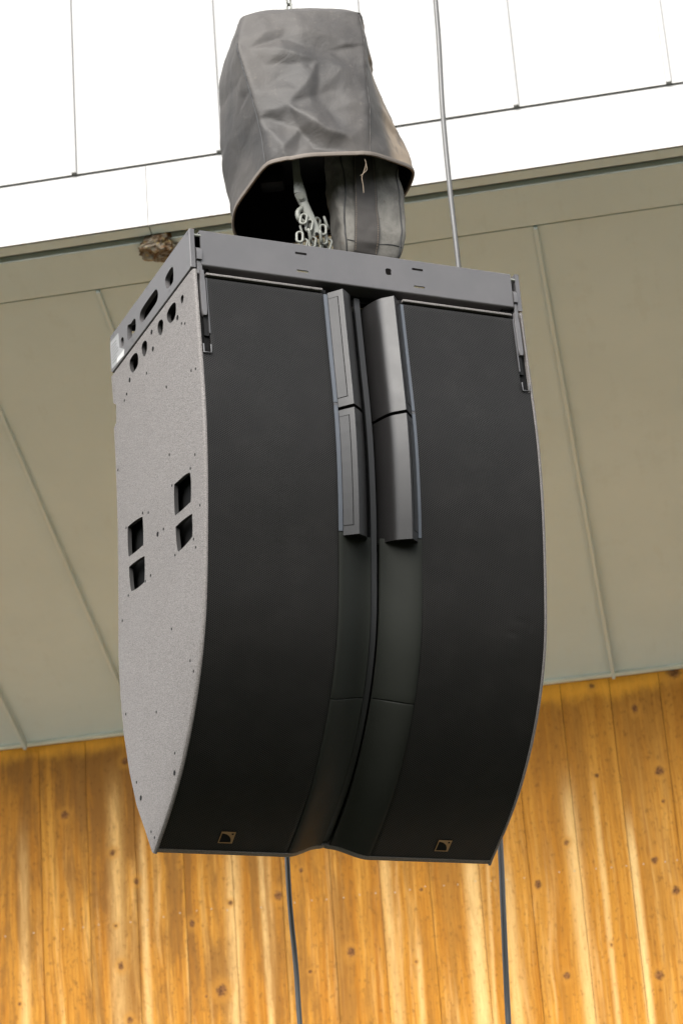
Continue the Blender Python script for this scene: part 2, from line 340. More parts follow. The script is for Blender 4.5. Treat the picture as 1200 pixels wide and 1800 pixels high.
# far-off trees round the open side of the lawn
def far_wood():
    rt = random.Random(5); V, F = [], []
    bmx = bmesh.new(); bmesh.ops.create_icosphere(bmx, subdivisions=3, radius=1)
    bv = [v.co.copy() for v in bmx.verts]; bf = [tuple(v.index for v in f.verts) for f in bmx.faces]; bmx.free()
    ma = math.atan2(-.837, -.547)
    for k in range(70):
        a = ma+R(-105+210*k/69)+rt.uniform(-.015, .015); d = rt.uniform(42, 56); h = rt.uniform(11, 17)
        for q in range(4):
            cx, cy, cz = d*math.cos(a)+rt.uniform(-2, 2), d*math.sin(a)+rt.uniform(-2, 2), h*(.22+.2*q); r = h*rt.uniform(.19, .27); o = Vector((rt.uniform(0, 50), q, k)); b = len(V)
            for v in bv:
                kk = 1+.35*noise.noise(v*2.2+o)+.22*noise.noise(v*5+o)
                V.append((cx+v.x*r*kk, cy+v.y*r*kk, max(0, cz+v.z*r*kk)))
            F += [tuple(b+i for i in f) for f in bf]
    mm = mat('dark_foliage', (.05, .06, .02), .8, spec=.2); n = N(mm); c = n.coord()
    n.base(n.mix(n.smooth(n.noise(c, .5, 5, .7), .35, .65), (.030, .042, .014), (.075, .085, .032)))
    tag(build('far_wood', V, F, mm, base=1), kind='stuff')
far_wood()

# ------------------------------------------------------------------ the building behind
PSI = R(-33.2)
bld = empty('building', (P0[0], P0[1], 0), PSI)
tag(bld, 'building with white metal fascia, olive metal soffit and orange timber wall', 'building')
ZB = P0[2]+ZO; EE = R(18.7); ce, se = math.cos(EE), math.sin(EE)
ZWL = ZB+ZW                                    # where soffit meets the timber wall
S0, S1 = -5.2, 4.6
def m_white():
    mm = mat('white_coated_metal', (.80, .795, .78), .5); n = N(mm); c = n.coord(obj=bld)
    n.base(n.mix(n.smooth(n.noise(n.mapping(c, (3, 3, .6)), 1.2, 5, .6), .3, .75), (.285, .281, .272), (.315, .311, .302))); n.bump(n.noise(c, 3, 2), .1, .01)
    return mm
def m_soffit():
    mm = mat('olive_coated_metal', (.23, .22, .17), .48); n = N(mm); c = n.coord(obj=bld)
    a = n.noise(c, 1.6, 6, .62); b = n.noise(c, 9, 5, .7); s = n.noise(n.mapping(c, (14, 1.5, 1.5)), 1, 4, .6)
    cc = n.mix(n.smooth(a, .3, .72), (.525, .60, .590), (.560, .635, .625))
    cc = n.mix(n.math('MULTIPLY', n.smooth(n.math('MULTIPLY', b, s), .29, .38), .22), cc, (.48, .53, .50))
    n.base(cc); n.rough(n.math('MULTIPLY_ADD', b, .2, .4)); n.bump(n.noise(c, 1.3, 2, .5), .12, .02)
    return mm
M['white_metal'] = m_white(); M['soffit'] = m_soffit()
def m_wood():
    mm = mat('stained_pine', (.5, .25, .06), .7, spec=.12); n = N(mm); c = n.coord(obj=bld)
    sp = n.new('SeparateXYZ'); n.put(sp.inputs[0], c); s = sp.outputs[0]; z = n.math('SUBTRACT', sp.outputs[2], ZB)
    oi = n.new('ObjectInfo').outputs['Random']
    wob = n.math('MULTIPLY_ADD', n.noise(n.mapping(c, (2.5, 1, 1.3)), 1, 3), .06, -.03)
    sw = n.math('ADD', s, wob)
    cv = n.new('CombineXYZ'); n.put(cv.inputs[0], sw); n.put(cv.inputs[1], n.math('MULTIPLY', oi, 19.)); n.put(cv.inputs[2], z); cv = cv.outputs[0]
    grain = n.noise(n.mapping(cv, (80, 3, 1.3)), 1, 5, .65, .4)
    band = n.noise(n.mapping(cv, (11, 3, .35)), 1, 5, .68, .3)
    fine = n.noise(n.mapping(cv, (210, 3, 9)), 1, 3, .6)
    blot = n.noise(n.mapping(cv, (4.0, 3, 1.7)), 1, 7, .70)
    smear = n.noise(n.mapping(cv, (11, 3, 1.0)), 1, 6, .68, .5)
    streak = n.noise(n.mapping(cv, (9, 3, .42)), 1, 5, .66, .4)
    fleck = n.noise(n.mapping(cv, (55, 3, 34)), 1, 4, .65)
    cc = n.mix(n.smooth(band, .30, .70), (.45, .178, .016), (.66, .315, .046))
    cc = n.mix(n.math('MULTIPLY', oi, .25), cc, (.58, .24, .02))
    cc = n.mix(n.math('MULTIPLY', n.smooth(grain, .45, .68), .55), cc, (.36, .115, .009))
    cc = n.mix(n.math('MULTIPLY', n.smooth(fine, .50, .72), .55), cc, (.24, .085, .012))
    # pale sun-bleached streaks that run down the boards
    pale = None
    for (a0, z0, a1, z1, wd) in ST:
        f = (a1-a0)/(z1-z0)
        dx = n.math('ABSOLUTE', n.math('SUBTRACT', n.math('MULTIPLY_ADD', z, -f, s), a0-f*z0+random.uniform(-.004, .004)))
        dx = n.math('SUBTRACT', n.math('ADD', dx, n.math('MULTIPLY', wob, .25)), n.math('MULTIPLY_ADD', smear, .030, -.017))
        k = n.math('MULTIPLY', n.smooth(dx, wd*.1, wd*1.35, 1., 0.), n.smooth(z, z0-.05, z0+.30, random.uniform(.6, .95), 0.))
        pale = k if pale is None else n.math('MAXIMUM', pale, k)
    b2 = n.math('MULTIPLY', n.smooth(band, .54, .72), n.smooth(n.math('ADD', z, n.math('MULTIPLY', blot, .5)), -2.2, -1.15, .50, .0))
    pale = n.math('MAXIMUM', pale, b2)
    b3 = n.math('MULTIPLY', n.smooth(streak, .51, .66), n.smooth(n.math('ADD', z, n.math('MULTIPLY', blot, .9)), ZW+.0, ZW-.60, 0., .42))
    pale = n.math('MAXIMUM', pale, b3)
    pale = n.math('MULTIPLY', pale, n.math('MULTIPLY_ADD', n.smooth(fine, .35, .65), -.30, 1.))
    cc = n.mix(pale, cc, (.92, .62, .26))
    npale = n.math('MULTIPLY_ADD', pale, -.75, 1.)
    # brown weathering that starts below an unweathered band under the soffit
    edge = n.math('ADD', z, n.math('MULTIPLY_ADD', blot, .26, n.math('MULTIPLY', oi, .05)))
    edge2 = n.math('ADD', z, n.math('MULTIPLY_ADD', n.noise(n.mapping(cv, (7, 3, .35)), 1, 5), 1.7, -.85))
    wth = n.math('MULTIPLY', n.smooth(edge, ZW+.02, ZW+.11, 1., 0.), n.smooth(edge2, ZW-1.0, ZW-.05, 0., 1.))
    wth = n.math('MULTIPLY', wth, n.smooth(n.math('ADD', n.math('MULTIPLY', smear, .6), n.math('MULTIPLY', fleck, .4)), .30, .60, .45, 1.))
    cc = n.mix(n.math('MULTIPLY', wth, n.math('MULTIPLY', npale, .60)), cc, (.36, .140, .016))
    # soft grey-brown smears lower down, stronger to the left
    lft = n.smooth(s, -1.7, .5, 1., .40)
    pale = n.math('MULTIPLY', pale, n.smooth(s, -1.6, -.4, .72, 1.))
    low = n.math('MULTIPLY', n.smooth(n.math('ADD', n.math('MULTIPLY', smear, .72), n.math('MULTIPLY', blot, .38)), .50, .63), n.math('MULTIPLY', npale, lft))
    cc = n.mix(n.math('MULTIPLY', low, .74), cc, (.235, .104, .022))
    cc = n.mix(n.math('MULTIPLY', n.smooth(fleck, .56, .66), n.math('MULTIPLY', npale, .50)), cc, (.18, .075, .015))
    cc = n.mix(n.math('MULTIPLY', n.smooth(edge, ZW+.03, ZW+.12, 0., .75), n.math('MULTIPLY_ADD', grain, .5, .5)), cc, (.95, .43, .035))
    # knots
    kd = None
    for (ks, kz, kr) in KN:
        kr *= .74
        sub = n.vec('SUBTRACT', c, (ks, 0, kz+ZB)); sc = n.vec('MULTIPLY', sub, (1/kr*random.uniform(.85, 1.15), 0, 1/kr*random.uniform(.7, 1.05)))
        ln = n.vec('LENGTH', sc).outputs['Value']
        kd = ln if kd is None else n.math('MINIMUM', kd, ln)
    kd = n.math('ADD', kd, n.math('MULTIPLY_ADD', n.noise(c, 55, 5, .75), 2.0, -1.0))
    ring = n.math('MULTIPLY', n.smooth(kd, 1.0, 2.8, 1., 0.), .5)
    cc = n.mix(ring, cc, (.56, .25, .035))
    kcol = n.mix(n.smooth(n.noise(c, 120, 3), .38, .62), (.075, .028, .012), (.26, .11, .035))
    cc = n.mix(n.smooth(kd, .45, 1.2, .9, 0.), cc, kcol)
    n.base(cc); n.rough(n.math('MULTIPLY_ADD', grain, .25, .45)); n.bump(n.math('ADD', grain, n.math('MULTIPLY', fine, .5)), .25, .003)
    return mm
M['wood'] = m_wood()
M['nail'] = mat('pale_nail_head', (.50, .40, .27), .4, .2)
M['gap'] = mat('brown_backing_board', (.10, .04, .010), .9)

tag(ap := build('bounce_slab', *boxes([(S0-2, S1+2, 1.3, YW+.02, .0, .004)]), m_ground('pale_bounce_surface', (.52, .52, .48), (.62, .62, .57), 1.2), base=1), kind='structure')  # unseen pale slab, added to bounce light up onto the soffit
ap.location = bld.location; ap.rotation_euler = (0, 0, PSI)
fas = build('fascia', *boxes([(S0, S1, .0, .14, ZB, ZB+.335)]), M['white_metal'], bld, base=1)      # lower white board
# short lower boards butt joint line
pan = None
for i in range(-6, 6):
    s = .133+.648*i
    if s < S0-.1 or s+.648 > S1+.1: continue
    if pan is None:
        pan = build('metal_panel', *cbox(.0104, .6376, -.010, .05, 0, 2.3, .002), M['white_metal'], fas, base=1); o = pan
        bt = build('standing_seam', *cbox(-.012, .012, -.024, .04, 0, 2.3, .007), M['white_metal'], fas, base=1); b = bt
    else:
        o = pan.copy(); col.objects.link(o); b = bt.copy(); col.objects.link(b)
    o.location = (s, 0, ZB+.3); b.location = (s, 0, ZB+.3015)
for k, (a, b_) in enumerate(((S0, -.846), (-.843, 1.95), (1.953, S1))):
    build('trim_board', *cbox(a, b_, -.005, .02, ZB, ZB+.29, .0015), M['white_metal'], fas, base=1)
build('roof_slab', *boxes([(S0, S1, .14, 4.6, ZB+2.2, ZB+2.3)]), M['white_metal'], bld, base=1)

def sof(s, d, h): return (s, d*ce-h*se, ZB-d*se-h*ce)
def sbox(s0, s1, d0, d1, h0, h1, c=0):
    V, F = cbox(s0, s1, d0, d1, h0, h1, c) if c else boxes([(s0, s1, d0, d1, h0, h1)])
    return [sof(*v) for v in V], F
DW = YW/ce
sf = build('soffit', *sbox(S0, S1, .15, DW+.02, -.12, -.022), M['soffit'], bld, base=1)
for a, b_ in ((S0, -.846), (-.842, 1.95), (1.954, S1)):
    build('lip', *sbox(a, b_, .004, .054, -.05, .0, .002), M['soffit'], sf, base=1)
build('groove', *sbox(S0, S1, .054, .16, -.08, -.045), M['soffit'], sf, base=1)
build('edge_board', *sbox(S0, S1, .088, .324, -.04, .002, .006), M['soffit'], sf, base=1)
pan = None
for i in range(-6, 6):
    s = .139+.649*i
    if s < S0-.1 or s+.648 > S1+.1: continue
    if pan is None:
        V, F = sbox(.0, .645, .334, DW-.004, -.03, -.004, .0015); V = [(x, y, z-ZB) for x, y, z in V]
        pan = build('soffit_panel', V, F, M['soffit'], sf, base=1); o = pan
        V, F = cbox(-.010, .008, .334, DW-.03, -.02, .046, .003); V = [sof(a, b, c if c < 0 else min(c, .010+(b-.334)*.9)) for a, b, c in V]; V = [(x, y, z-ZB) for x, y, z in V]
        rb = build('soffit_seam', V, F, M['soffit'], sf, base=1, smooth=40); b = rb
    else:
        o = pan.copy(); col.objects.link(o); b = rb.copy(); col.objects.link(b)
    o.location = (s+.002, 0, ZB); b.location = (s, 0, ZB)
M['trim'] = m_satin('pale_green_trim', (.62, .64, .55), .45)
build('drip_trim', *sbox(S0, S1, DW-.032, DW-.004, -.02, .012, .004), M['trim'], sf, base=1)

wl = build('timber_wall', *boxes([(S0, S1, YW+.022, YW+.16, 0, ZWL+.02)]), M['gap'], bld, base=1)
pk = None; PW = .2625
for i in range(-12, 28):
    s = -2.393+PW*i
    if s < S0 or s+PW > S1: continue
    if pk is None:
        pk = build('plank', *cbox(.0011, PW-.0011, 0, .021, 0, ZWL-.002, .0018), M['wood'], wl, base=1); o = pk
    else:
        o = pk.copy(); col.objects.link(o)
    o.location = (s, YW+random.uniform(-.0012, .0012), 0)
V, F = [], []
for (s, z) in NAIL:
    v, f = tube([(s, YW-.004, z+ZB), (s, YW+.004, z+ZB)], .0036, 8); b = len(V); V += v; F += [tuple(b+i for i in q) for q in f]
tag(build('nail_heads', V, F, M['nail'], wl, base=1), kind='stuff')

# lumpy clump under the soffit edge
def m_mud():
    mm = mat('dried_mud', (.25, .18, .1), .9, spec=.2); n = N(mm); c = n.coord()
    a = n.noise(c, 14, 5, .7, .8); b = n.noise(c, 45, 4, .7)
    cc = n.mix(n.smooth(a, .42, .58), (.12, .065, .028), (.27, .24, .19)); cc = n.mix(n.smooth(b, .55, .68), cc, (.40, .30, .13)); cc = n.mix(n.smooth(b, .40, .30), cc, (.06, .035, .02))
    n.base(cc); n.bump(b, .9, .02); return mm
bm = bmesh.new(); bmesh.ops.create_icosphere(bm, subdivisions=5, radius=1)
cs, cd = -.828, .132
for v in bm.verts:
    p = v.co.copy(); k = 1+.30*noise.noise(p*1.5+Vector((3, 1, 0)))+.22*noise.noise(p*3.7)+.12*noise.noise(p*8)
    q = sof(cs+p.x*.086*k, cd+p.y*.072*k, .0+max(p.z*.050*k, -.02))
    v.co = Vector(q)
bm.verts.index_update()
mv = [tuple(v.co) for v in bm.verts]; mf = [tuple(v.index for v in f.verts) for f in bm.faces]; bm.free()
bl = Vector((P0[0], P0[1], 0)); rm = Matrix.Rotation(PSI, 3, 'Z')
mv = [tuple(rm @ Vector(v)+bl-Vector((0, 0, ZO))) for v in mv]
nest = build('mud_nest', mv, mf, m_mud(), smooth=180)
tag(nest, 'lumpy brown and grey dried clump stuck under the olive soffit edge', 'nest')

# ------------------------------------------------------------------ loudspeaker
pz = np.array([-.15, -.185, -.3, -.46, -.58, -.70, -.824, -.95, -1.068, -1.18, -1.304, -1.412, -1.56, -1.681, -1.794, -1.866, -1.919])
py = np.array([-.009, -.010, -.015, -.022, -.027, -.026, -.018, -.004, .014, .034, .062, .102, .185, .280, .400, .503, .590])
_zs = np.linspace(-.15, -1.919, 1200)
def _cub(x, y, xi):
    n_ = len(x); h = np.diff(x); A = np.eye(n_); r = np.zeros(n_)
    for i in range(1, n_-1):
        A[i, i-1] = h[i-1]; A[i, i] = 2*(h[i-1]+h[i]); A[i, i+1] = h[i]; r[i] = 3*((y[i+1]-y[i])/h[i]-(y[i]-y[i-1])/h[i-1])
    c = np.linalg.solve(A, r); b = np.diff(y)/h-h*(2*c[:-1]+c[1:])/3; d = np.diff(c)/(3*h)
    k = np.clip(np.searchsorted(x, xi)-1, 0, n_-2); t = xi-x[k]
    return y[k]+b[k]*t+c[k]*t*t+d[k]*t**3
_ys = _cub(-pz, py, -_zs)
_ker = np.ones(61)/61; _pad = np.pad(_ys, 30, mode='reflect', reflect_type='odd'); _ys = np.convolve(_pad, _ker, 'valid')
_s = np.concatenate([[0], np.cumsum(np.hypot(np.diff(_ys), np.diff(_zs)))])
_ty = np.gradient(_ys, _s); _tz = np.gradient(_zs, _s)
def s_of(z): return float(np.interp(-z, -_zs, _s))
SE = float(_s[-1])
def prof(s, d=0.):
    """point of the front contour at arc length s, pushed d metres into the cabinet; past the end it runs straight on"""
    q = min(max(s, 0), SE); y, z, ty, tz = (float(np.interp(q, _s, a)) for a in (_ys, _zs, _ty, _tz))
    l = math.hypot(ty, tz); ty /= l; tz /= l
    return y+ty*(s-q)-d*tz, z+tz*(s-q)+d*ty
def F3(x, s, d=0.): y, z = prof(s, d); return (x, y, z)

spk = empty('loudspeaker', (0, .35, ZO-1.93))
tag(spk, 'large grey brown line array loudspeaker with curved black grilles, hanging in the middle', 'loudspeaker')
TH = .016                                     # bottom board thickness
ss = [s_of(-.152)]+list(np.linspace(s_of(-.17), SE, 44))+[SE+TH]
def side_loop(inset, backin):
    fr = [prof(s, inset) for s in ss]
    tip = (.604, -1.931)
    fr[-1] = (tip[0]+inset*.5, tip[1]+inset*.55)
    bk = [(y-backin, z+(backin*.4 if z < -1.5 else 0)) for y, z in BACK[:-1]][::-1]
    bk[-1] = (bk[-1][0], -.152-backin*.5)
    fr[0] = (fr[0][0], -.152-backin*.5)
    return fr+bk
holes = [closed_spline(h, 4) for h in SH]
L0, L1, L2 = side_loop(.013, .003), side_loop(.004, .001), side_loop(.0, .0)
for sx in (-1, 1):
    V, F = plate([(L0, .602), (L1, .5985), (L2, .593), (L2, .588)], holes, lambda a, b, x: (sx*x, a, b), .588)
    o = build('side_panel', V, F, [M['paint'], M['hole_shade']], spk, smooth=28, fm=list(PLATE_FM))
    V, F = [], []
    for (a, b) in SCR: V, F = merge((V, F), tube([(sx*.600, a, b), (sx*.6026, a, b)], .0050, 8))
    for (a, b) in SCRB:
        V, F = merge((V, F), tube([(sx*.600, a, b), (sx*.6032, a, b)], .0085, 12))
    tag(build('screw_heads', V, F, M['dark'], o), kind='stuff')
# inner cabinet (black), back, top and bottom boards
inn = [prof(s, .050) for s in np.linspace(.02, SE, 30)]+[(y-.034, z+.01) for y, z in BACK[:-1][::-1]]
for sx in (-1, 1):
    V, F = plate([(inn, .566), (inn, .131)], [], lambda a, b, x: (sx*x, a, b), .131)
    build('cabinet_core', V, F, M['dark'], spk)
bk = [(.845, -.152)]+[(y, z) for y, z in BACK if not (-.27 > z > -.36)][1:-1]
fr_, bk_ = [], []
for i, (y, z) in enumerate(bk):
    fr_.append([(-.5875, y-.004, z), (.5875, y-.004, z)]); bk_.append([(-.5875, y-.030, z+.004), (.5875, y-.030, z+.004)])
build('back_panel', *slab(fr_, bk_), M['paint'], spk, smooth=30)
V, F = merge(cbox(-.556, -.020, .004, .02, -.174, -.153, .004), cbox(.020, .556, .004, .02, -.174, -.153, .004), cbox(-.572, .572, .02, .84, -.174, -.153, .003))
tp = []
for a, b in ((-.556, -.146), (.146, .556)):
    tp.append(cbox(a, b, -.009, .101, -.1690, -.1605, .003))
build('top_board', *merge(cbox(-.5868, .5868, .10, .84, -.1715, -.156, .003), *tp), M['paint'], spk, smooth=40)
# grilles with a notch at the upper outer corner for the rigging arm
XO, XI, XN = .5915, .1460, .5560
sN, sT = s_of(-.4600), s_of(-.1800)
dents = [(.470, s_of(-1.30), .016, .006, .004), (.500, s_of(-1.26), .02, .006, .003), (.535, s_of(-1.275), .008, .02, .003), (.545, s_of(-1.29), .008, .02, -.003), (.47, s_of(-1.40), .006, .016, .003), (.485, s_of(-1.41), .005, .018, .003), (.508, s_of(-1.39), .005, .014, .003), (.54, s_of(-1.03), .006, .08, .002)]
def grille(sx):
    xs = list(np.linspace(XI, XN, 50))+[XN+.001]+list(np.linspace(XN+.006, XO, 5))
    sr = list(np.linspace(sT, sN-.001, 36))+[sN]+list(np.linspace(sN+.008, SE-.001, 190))
    fr, back, uv = [], [], []
    for s in sr:
        row, rb = [], []
        for x in xs:
            xx = min(x, XN) if s < sN else x
            d = .0022
            e = min(xx-XI, (XN if s < sN else XO)-xx, s-sT); d += .0018*max(0, 1-e/.006)**2
            if sx > 0:
                for (a, b, wx, ws, h) in dents: d += .55*h*math.exp(-((xx-a)/wx)**2-((s-b)/ws)**2)
            d += .0007*noise.noise(Vector((xx*7*sx, s*5, 1)))
            row.append(F3(sx*xx, s, d)); rb.append(F3(sx*xx, s, .011)); uv.append((sx*xx, s))
        fr.append(row); back.append(rb)
    V, F = slab(fr, back)
    return build('grille', V, F, M['grille'], spk, smooth=40, uv=uv+uv)
grl = {sx: grille(sx) for sx in (-1, 1)}
# baffle behind the grilles
for sx in (-1, 1):
    sr = np.linspace(s_of(-.16), SE, 40)
    build('baffle', *slab([[F3(sx*.13, s, .014), F3(sx*.5872, s, .014)] for s in sr], [[F3(sx*.13, s, .07), F3(sx*.5872, s, .07)] for s in sr]), M['dark'], spk, smooth=30)
sr = np.linspace(s_of(-.155), SE-.002, 40)
build('throat', *slab([[F3(-.1305, s, .115), F3(.1305, s, .115)] for s in sr], [[F3(-.1305, s, .135), F3(.1305, s, .135)] for s in sr]), M['dark'], spk, smooth=30)
# centre spine
sv = np.linspace(s_of(-.151), SE-.004, 50)
build('spine', *slab([[F3(-.0105, s, .056), F3(-.0095, s, .0545), F3(.0095, s, .0545), F3(.0105, s, .056)] for s in sv], [[F3(x, s, .068) for x in (-.0105, -.0095, .0095, .0105)] for s in sv]), M['spine'], spk, smooth=40)
# adjustable fins
def fin(sx, z0, z1):
    sec = [(.1305, .004), (.1310, .000), (.0950, -.0385), (.0935, -.0398), (.0920, -.0396)]
    for q in spline([(.0915, -.0392, 0), (.074, -.0255, 0), (.060, -.0140, 0), (.0490, -.001, 0), (.0410, .016, 0), (.0340, .036, 0), (.0275, .058, 0), (.0220, .080, 0)], 4): sec.append((q.x, q.y))
    sec += [(.024, .084), (.1305, .030)]
    sr = np.linspace(s_of(z0), s_of(z1), 14)
    rows = [[F3(sx*x, s, d) for x, d in sec] for s in sr]
    V = [p for r in rows for p in r]; n_ = len(sec); F = []
    for i in range(len(rows)-1):
        for j in range(n_): F.append((i*n_+j, i*n_+(j+1) % n_, (i+1)*n_+(j+1) % n_, (i+1)*n_+j))
    F.append(tuple(range(n_))); F.append(tuple((len(rows)-1)*n_+j for j in range(n_)))
    o = build('fin', V, F, M['fin'], spk, smooth=30)
    # inset flap on the outer flat of the fin
    def q(t, s, up): # t 0 at the base, 1 at the crest; up = proud
        x, d = .1310+(.0950-.1310)*t, -.0385*t
        return F3(sx*(x+.73*up), s, d-.68*up)
    a, b = s_of(z0)+.022, s_of(z1)-.030
    def flap(t0, t1, a, b, u0, u1):
        return slab([[q(t0, s, u1), q(t1, s, u1)] for s in np.linspace(a, b, 8)], [[q(t0, s, u0), q(t1, s, u0)] for s in np.linspace(a, b, 8)])
    build('flap_gasket', *flap(.02, .70, a, b, -.002, .0007), M['dark'], o)
    build('flap', *flap(.03, .655, a+.0022, b-.0022, -.001, .0012), M['fin'], o)
    # dark slot beside the crest
    return o
for sx in (-1, 1):
    fin(sx, -.178, -.601); fin(sx, -.613, -1.033)
# trim strips beside the fins
for sx in (-1, 1):
    for z0, z1 in ((-.184, -.583), (-.594, -1.019)):
        sr = np.linspace(s_of(z0), s_of(z1), 12)
        f_ = [[F3(sx*.1448, s, .001), F3(sx*.1436, s, -.0008), F3(sx*.1330, s, -.0012), F3(sx*.1320, s, .001)] for s in sr]
        b_ = [[F3(sx*.1448, s, .02), F3(sx*.1436, s, .02), F3(sx*.1330, s, .02), F3(sx*.1320, s, .02)] for s in sr]
        build('trim_strip', *slab(f_, b_), M['strip'], spk, smooth=40)
    sr = (s_of(-.5845), s_of(-.5925))
    build('strip_clip', *slab([[F3(sx*.1445, s, .0005), F3(sx*.1325, s, .0005)] for s in sr], [[F3(sx*.1445, s, .02), F3(sx*.1325, s, .02)] for s in sr]), M['steel'], spk)
# fixed waveguide panels below the fins
def wd(t): return .044*(t*t*(3-2*t))**1.0
for sx in (-1, 1):
    for a, b in ((s_of(-1.0205), s_of(-1.5300)-.0012), (s_of(-1.5300)+.0012, SE-.001)):
        sr = np.concatenate([[a, a+.0012], np.linspace(a+.004, b-.004, 26), [b-.0012, b]])
        f_, b_ = [], []
        for i, s in enumerate(sr):
            dd = .0018 if i in (0, len(sr)-1) else (.0004 if i in (1, len(sr)-2) else 0)
            tt = np.linspace(0, 1, 22)
            f_.append([F3(sx*(.1450-.129*t), s, wd(t)+dd+(.0012 if t == 0 else 0)) for t in tt])
            b_.append([F3(sx*(.1450-.129*t), s, wd(t)+.010) for t in tt])
        build('waveguide_panel', *slab(f_, b_), M['panel'], spk, smooth=40)
# bottom board: follows the front contour, with the notch at the spine
ct = [(-.5885, .001)]+[(-.1450+.129*t, wd(t)) for t in np.linspace(0, 1, 20)]+[(-.011, .046), (-.004, .0475), (0, .051), (.004, .0475), (.011, .046)]+[(.1450-.129*t, wd(t)) for t in np.linspace(1, 0, 20)]+[(.5885, .001)]
top_ = [F3(x, SE, d) for x, d in ct]; f2 = [F3(x, SE+TH, d+.001) for x, d in ct]
bt_ = [F3(x, SE, .30) for x, d in ct]; b2 = [F3(x, SE+TH, .30) for x, d in ct]
build('bottom_board', *slab([top_, f2], [bt_, b2]), M['paint'], spk, smooth=30)
# badges
def badge(sx, xc):
    sc = s_of(-1.8875); w2, h2 = .0243, .0243
    def P(a, b, d): return F3(xc+a, sc-b, d)
    sq = [(-w2, -h2), (w2, -h2), (w2, h2), (-w2, h2)]
    i = .0030
    hole = [(-w2+i, -h2+i), (w2-i-.0035, -h2+i)]
    cx, cy, rr = -w2+i, -h2+i, 2*w2-2*i-.0035
    for a in np.linspace(8, 90, 14): hole.append((cx+rr*math.cos(R(a)), cy+rr*math.sin(R(a))))
    dot = [(w2-.0125, h2-.0125), (w2-.005, h2-.0125), (w2-.005, h2-.005), (w2-.0125, h2-.005)]
    pl = build('badge', *plate([(sq, -.0003), (sq, .006)], [hole, dot], lambda a, b, x: P(a, b, x), .006), M['gold'], spk)
    big = [(-w2-.0018, -h2-.0018), (w2+.0018, -h2-.0018), (w2+.0018, h2+.0018), (-w2-.0018, h2+.0018)]
    build('badge_plate', *plate([(big, .0008), (big, .007)], [], lambda a, b, x: P(a, b, x), .007), M['dark'], pl)
badge(-1, -.3735); badge(1, .392)
# rigging arms in the notch, and their U catches
for sx in (-1, 1):
    f_, b_ = [], []
    for i, (s, w_) in enumerate(((s_of(-.156), .006), (s_of(-.18), .007), (s_of(-.20), .0095), (s_of(-.30), .0095), (s_of(-.315), .008), (s_of(-.322), .005))):
        f_.append([F3(sx*(.5705-w_), s, -.002), F3(sx*(.5705-w_*.8), s, -.0045), F3(sx*(.5705+w_*.8), s, -.0045), F3(sx*(.5705+w_), s, -.002)])
        b_.append([F3(sx*(.5705-w_), s, .011), F3(sx*(.5705-w_*.8), s, .012), F3(sx*(.5705+w_*.8), s, .012), F3(sx*(.5705+w_), s, .011)])
    arm = build('rigging_arm', *slab(f_, b_), M['frame'], spk, smooth=40)
    sr = (s_of(-.322), s_of(-.385), s_of(-.392))
    build('arm_tail', *slab([[F3(sx*.5585, s, .006), F3(sx*.5735, s, .006)] for s in sr], [[F3(sx*.5585, s, .013), F3(sx*.5735, s, .013)] for s in sr]), M['motor'], arm)
    cat = [F3(sx*.5835, s_of(-.428), -.003), F3(sx*.5835, s_of(-.458), -.003), F3(sx*.558, s_of(-.458), -.003), F3(sx*.558, s_of(-.428), -.003)]
    build('catch', *tube(cat, .0026, 8), M['steel'], spk, smooth=60)
    sr = np.linspace(s_of(-.182), s_of(-.385), 8)
    build('notch_rail', *slab([[F3(sx*.5556, s, -.0012), F3(sx*.5585, s, -.0012)] for s in sr], [[F3(sx*.5556, s, .012), F3(sx*.5585, s, .012)] for s in sr]), M['steel'], spk)

# ------------------------------------------------------------------ rigging frame on top
frm = empty('rigging_frame', (0, .4, ZO-.15))
tag(frm, 'grey steel rigging frame bolted on top of the loudspeaker', 'rigging frame')
fh = [closed_spline(h, 4) for h in FH]
lo = [(-.001, -.001), (-.001, -.142), (.018, -.1460), (.812, -.1460), (.826, -.134), (.824, -.030), (.822, -.006), (.812, -.001)]
li = [(.001, -.003), (.001, -.141), (.019, -.1440), (.811, -.1440), (.824, -.133), (.822, -.031), (.820, -.008), (.811, -.003)]
for sx in (-1, 1):
    V, F = plate([(li, .604), (lo, .602), (lo, .587)], fh, lambda a, b, x: (sx*x, a, b), .587)
    o = build('side_plate', V, F, M['frame'], frm)
    V, F = [], []
    for (a, b) in FSCR: V, F = merge((V, F), tube([(sx*.600, a, b), (sx*.6046, a, b)], .0062, 10))
    tag(build('screw_heads', V, F, M['steel'], o), kind='stuff')
    if sx < 0:
        lb = build('label', *plate([(LABEL, .6046), (LABEL, .603)], [], lambda a, b, x: (-x, a, b), .603), M['label'], o)
        tag(lb, 'silver rating label at the rear of the plate')
        build('label_field', *plate([(LABELB, .6050), (LABELB, .6046)], [], lambda a, b, x: (-x, a, b), .6046), M['white'], lb)
        # rows of print too small to read
        rows = []
        for k in range(7):
            a = .806-.0; zc = -.045-.0115*k
            y0, y1 = .806-.0005*k, (.752 if k < 3 else .735 if k < 5 else .755)
            rows.append([(y1, zc), (y0, zc+.0015), (y0, zc-.0025), (y1, zc-.004)])
        V, F = [], []
        for q in rows: V, F = merge((V, F), plate([(q, .6049), (q, .6046)], [], lambda a, b, x: (-x, a, b), .6046))
        build('label_print', V, F, M['ink'], lb)
# side rails closed behind the plates
for sx in (-1, 1):
    x0, x1 = sorted((sx*.540, sx*.535))
    build('side_rail', *boxes([(x0, x1, .02, .735, -.142, -.006), (min(sx*.5865, sx*.54), max(sx*.5865, sx*.54), .02, .735, -.012, -.006), (min(sx*.5865, sx*.54), max(sx*.5865, sx*.54), .02, .735, -.142, -.137)]), M['motor'], frm)
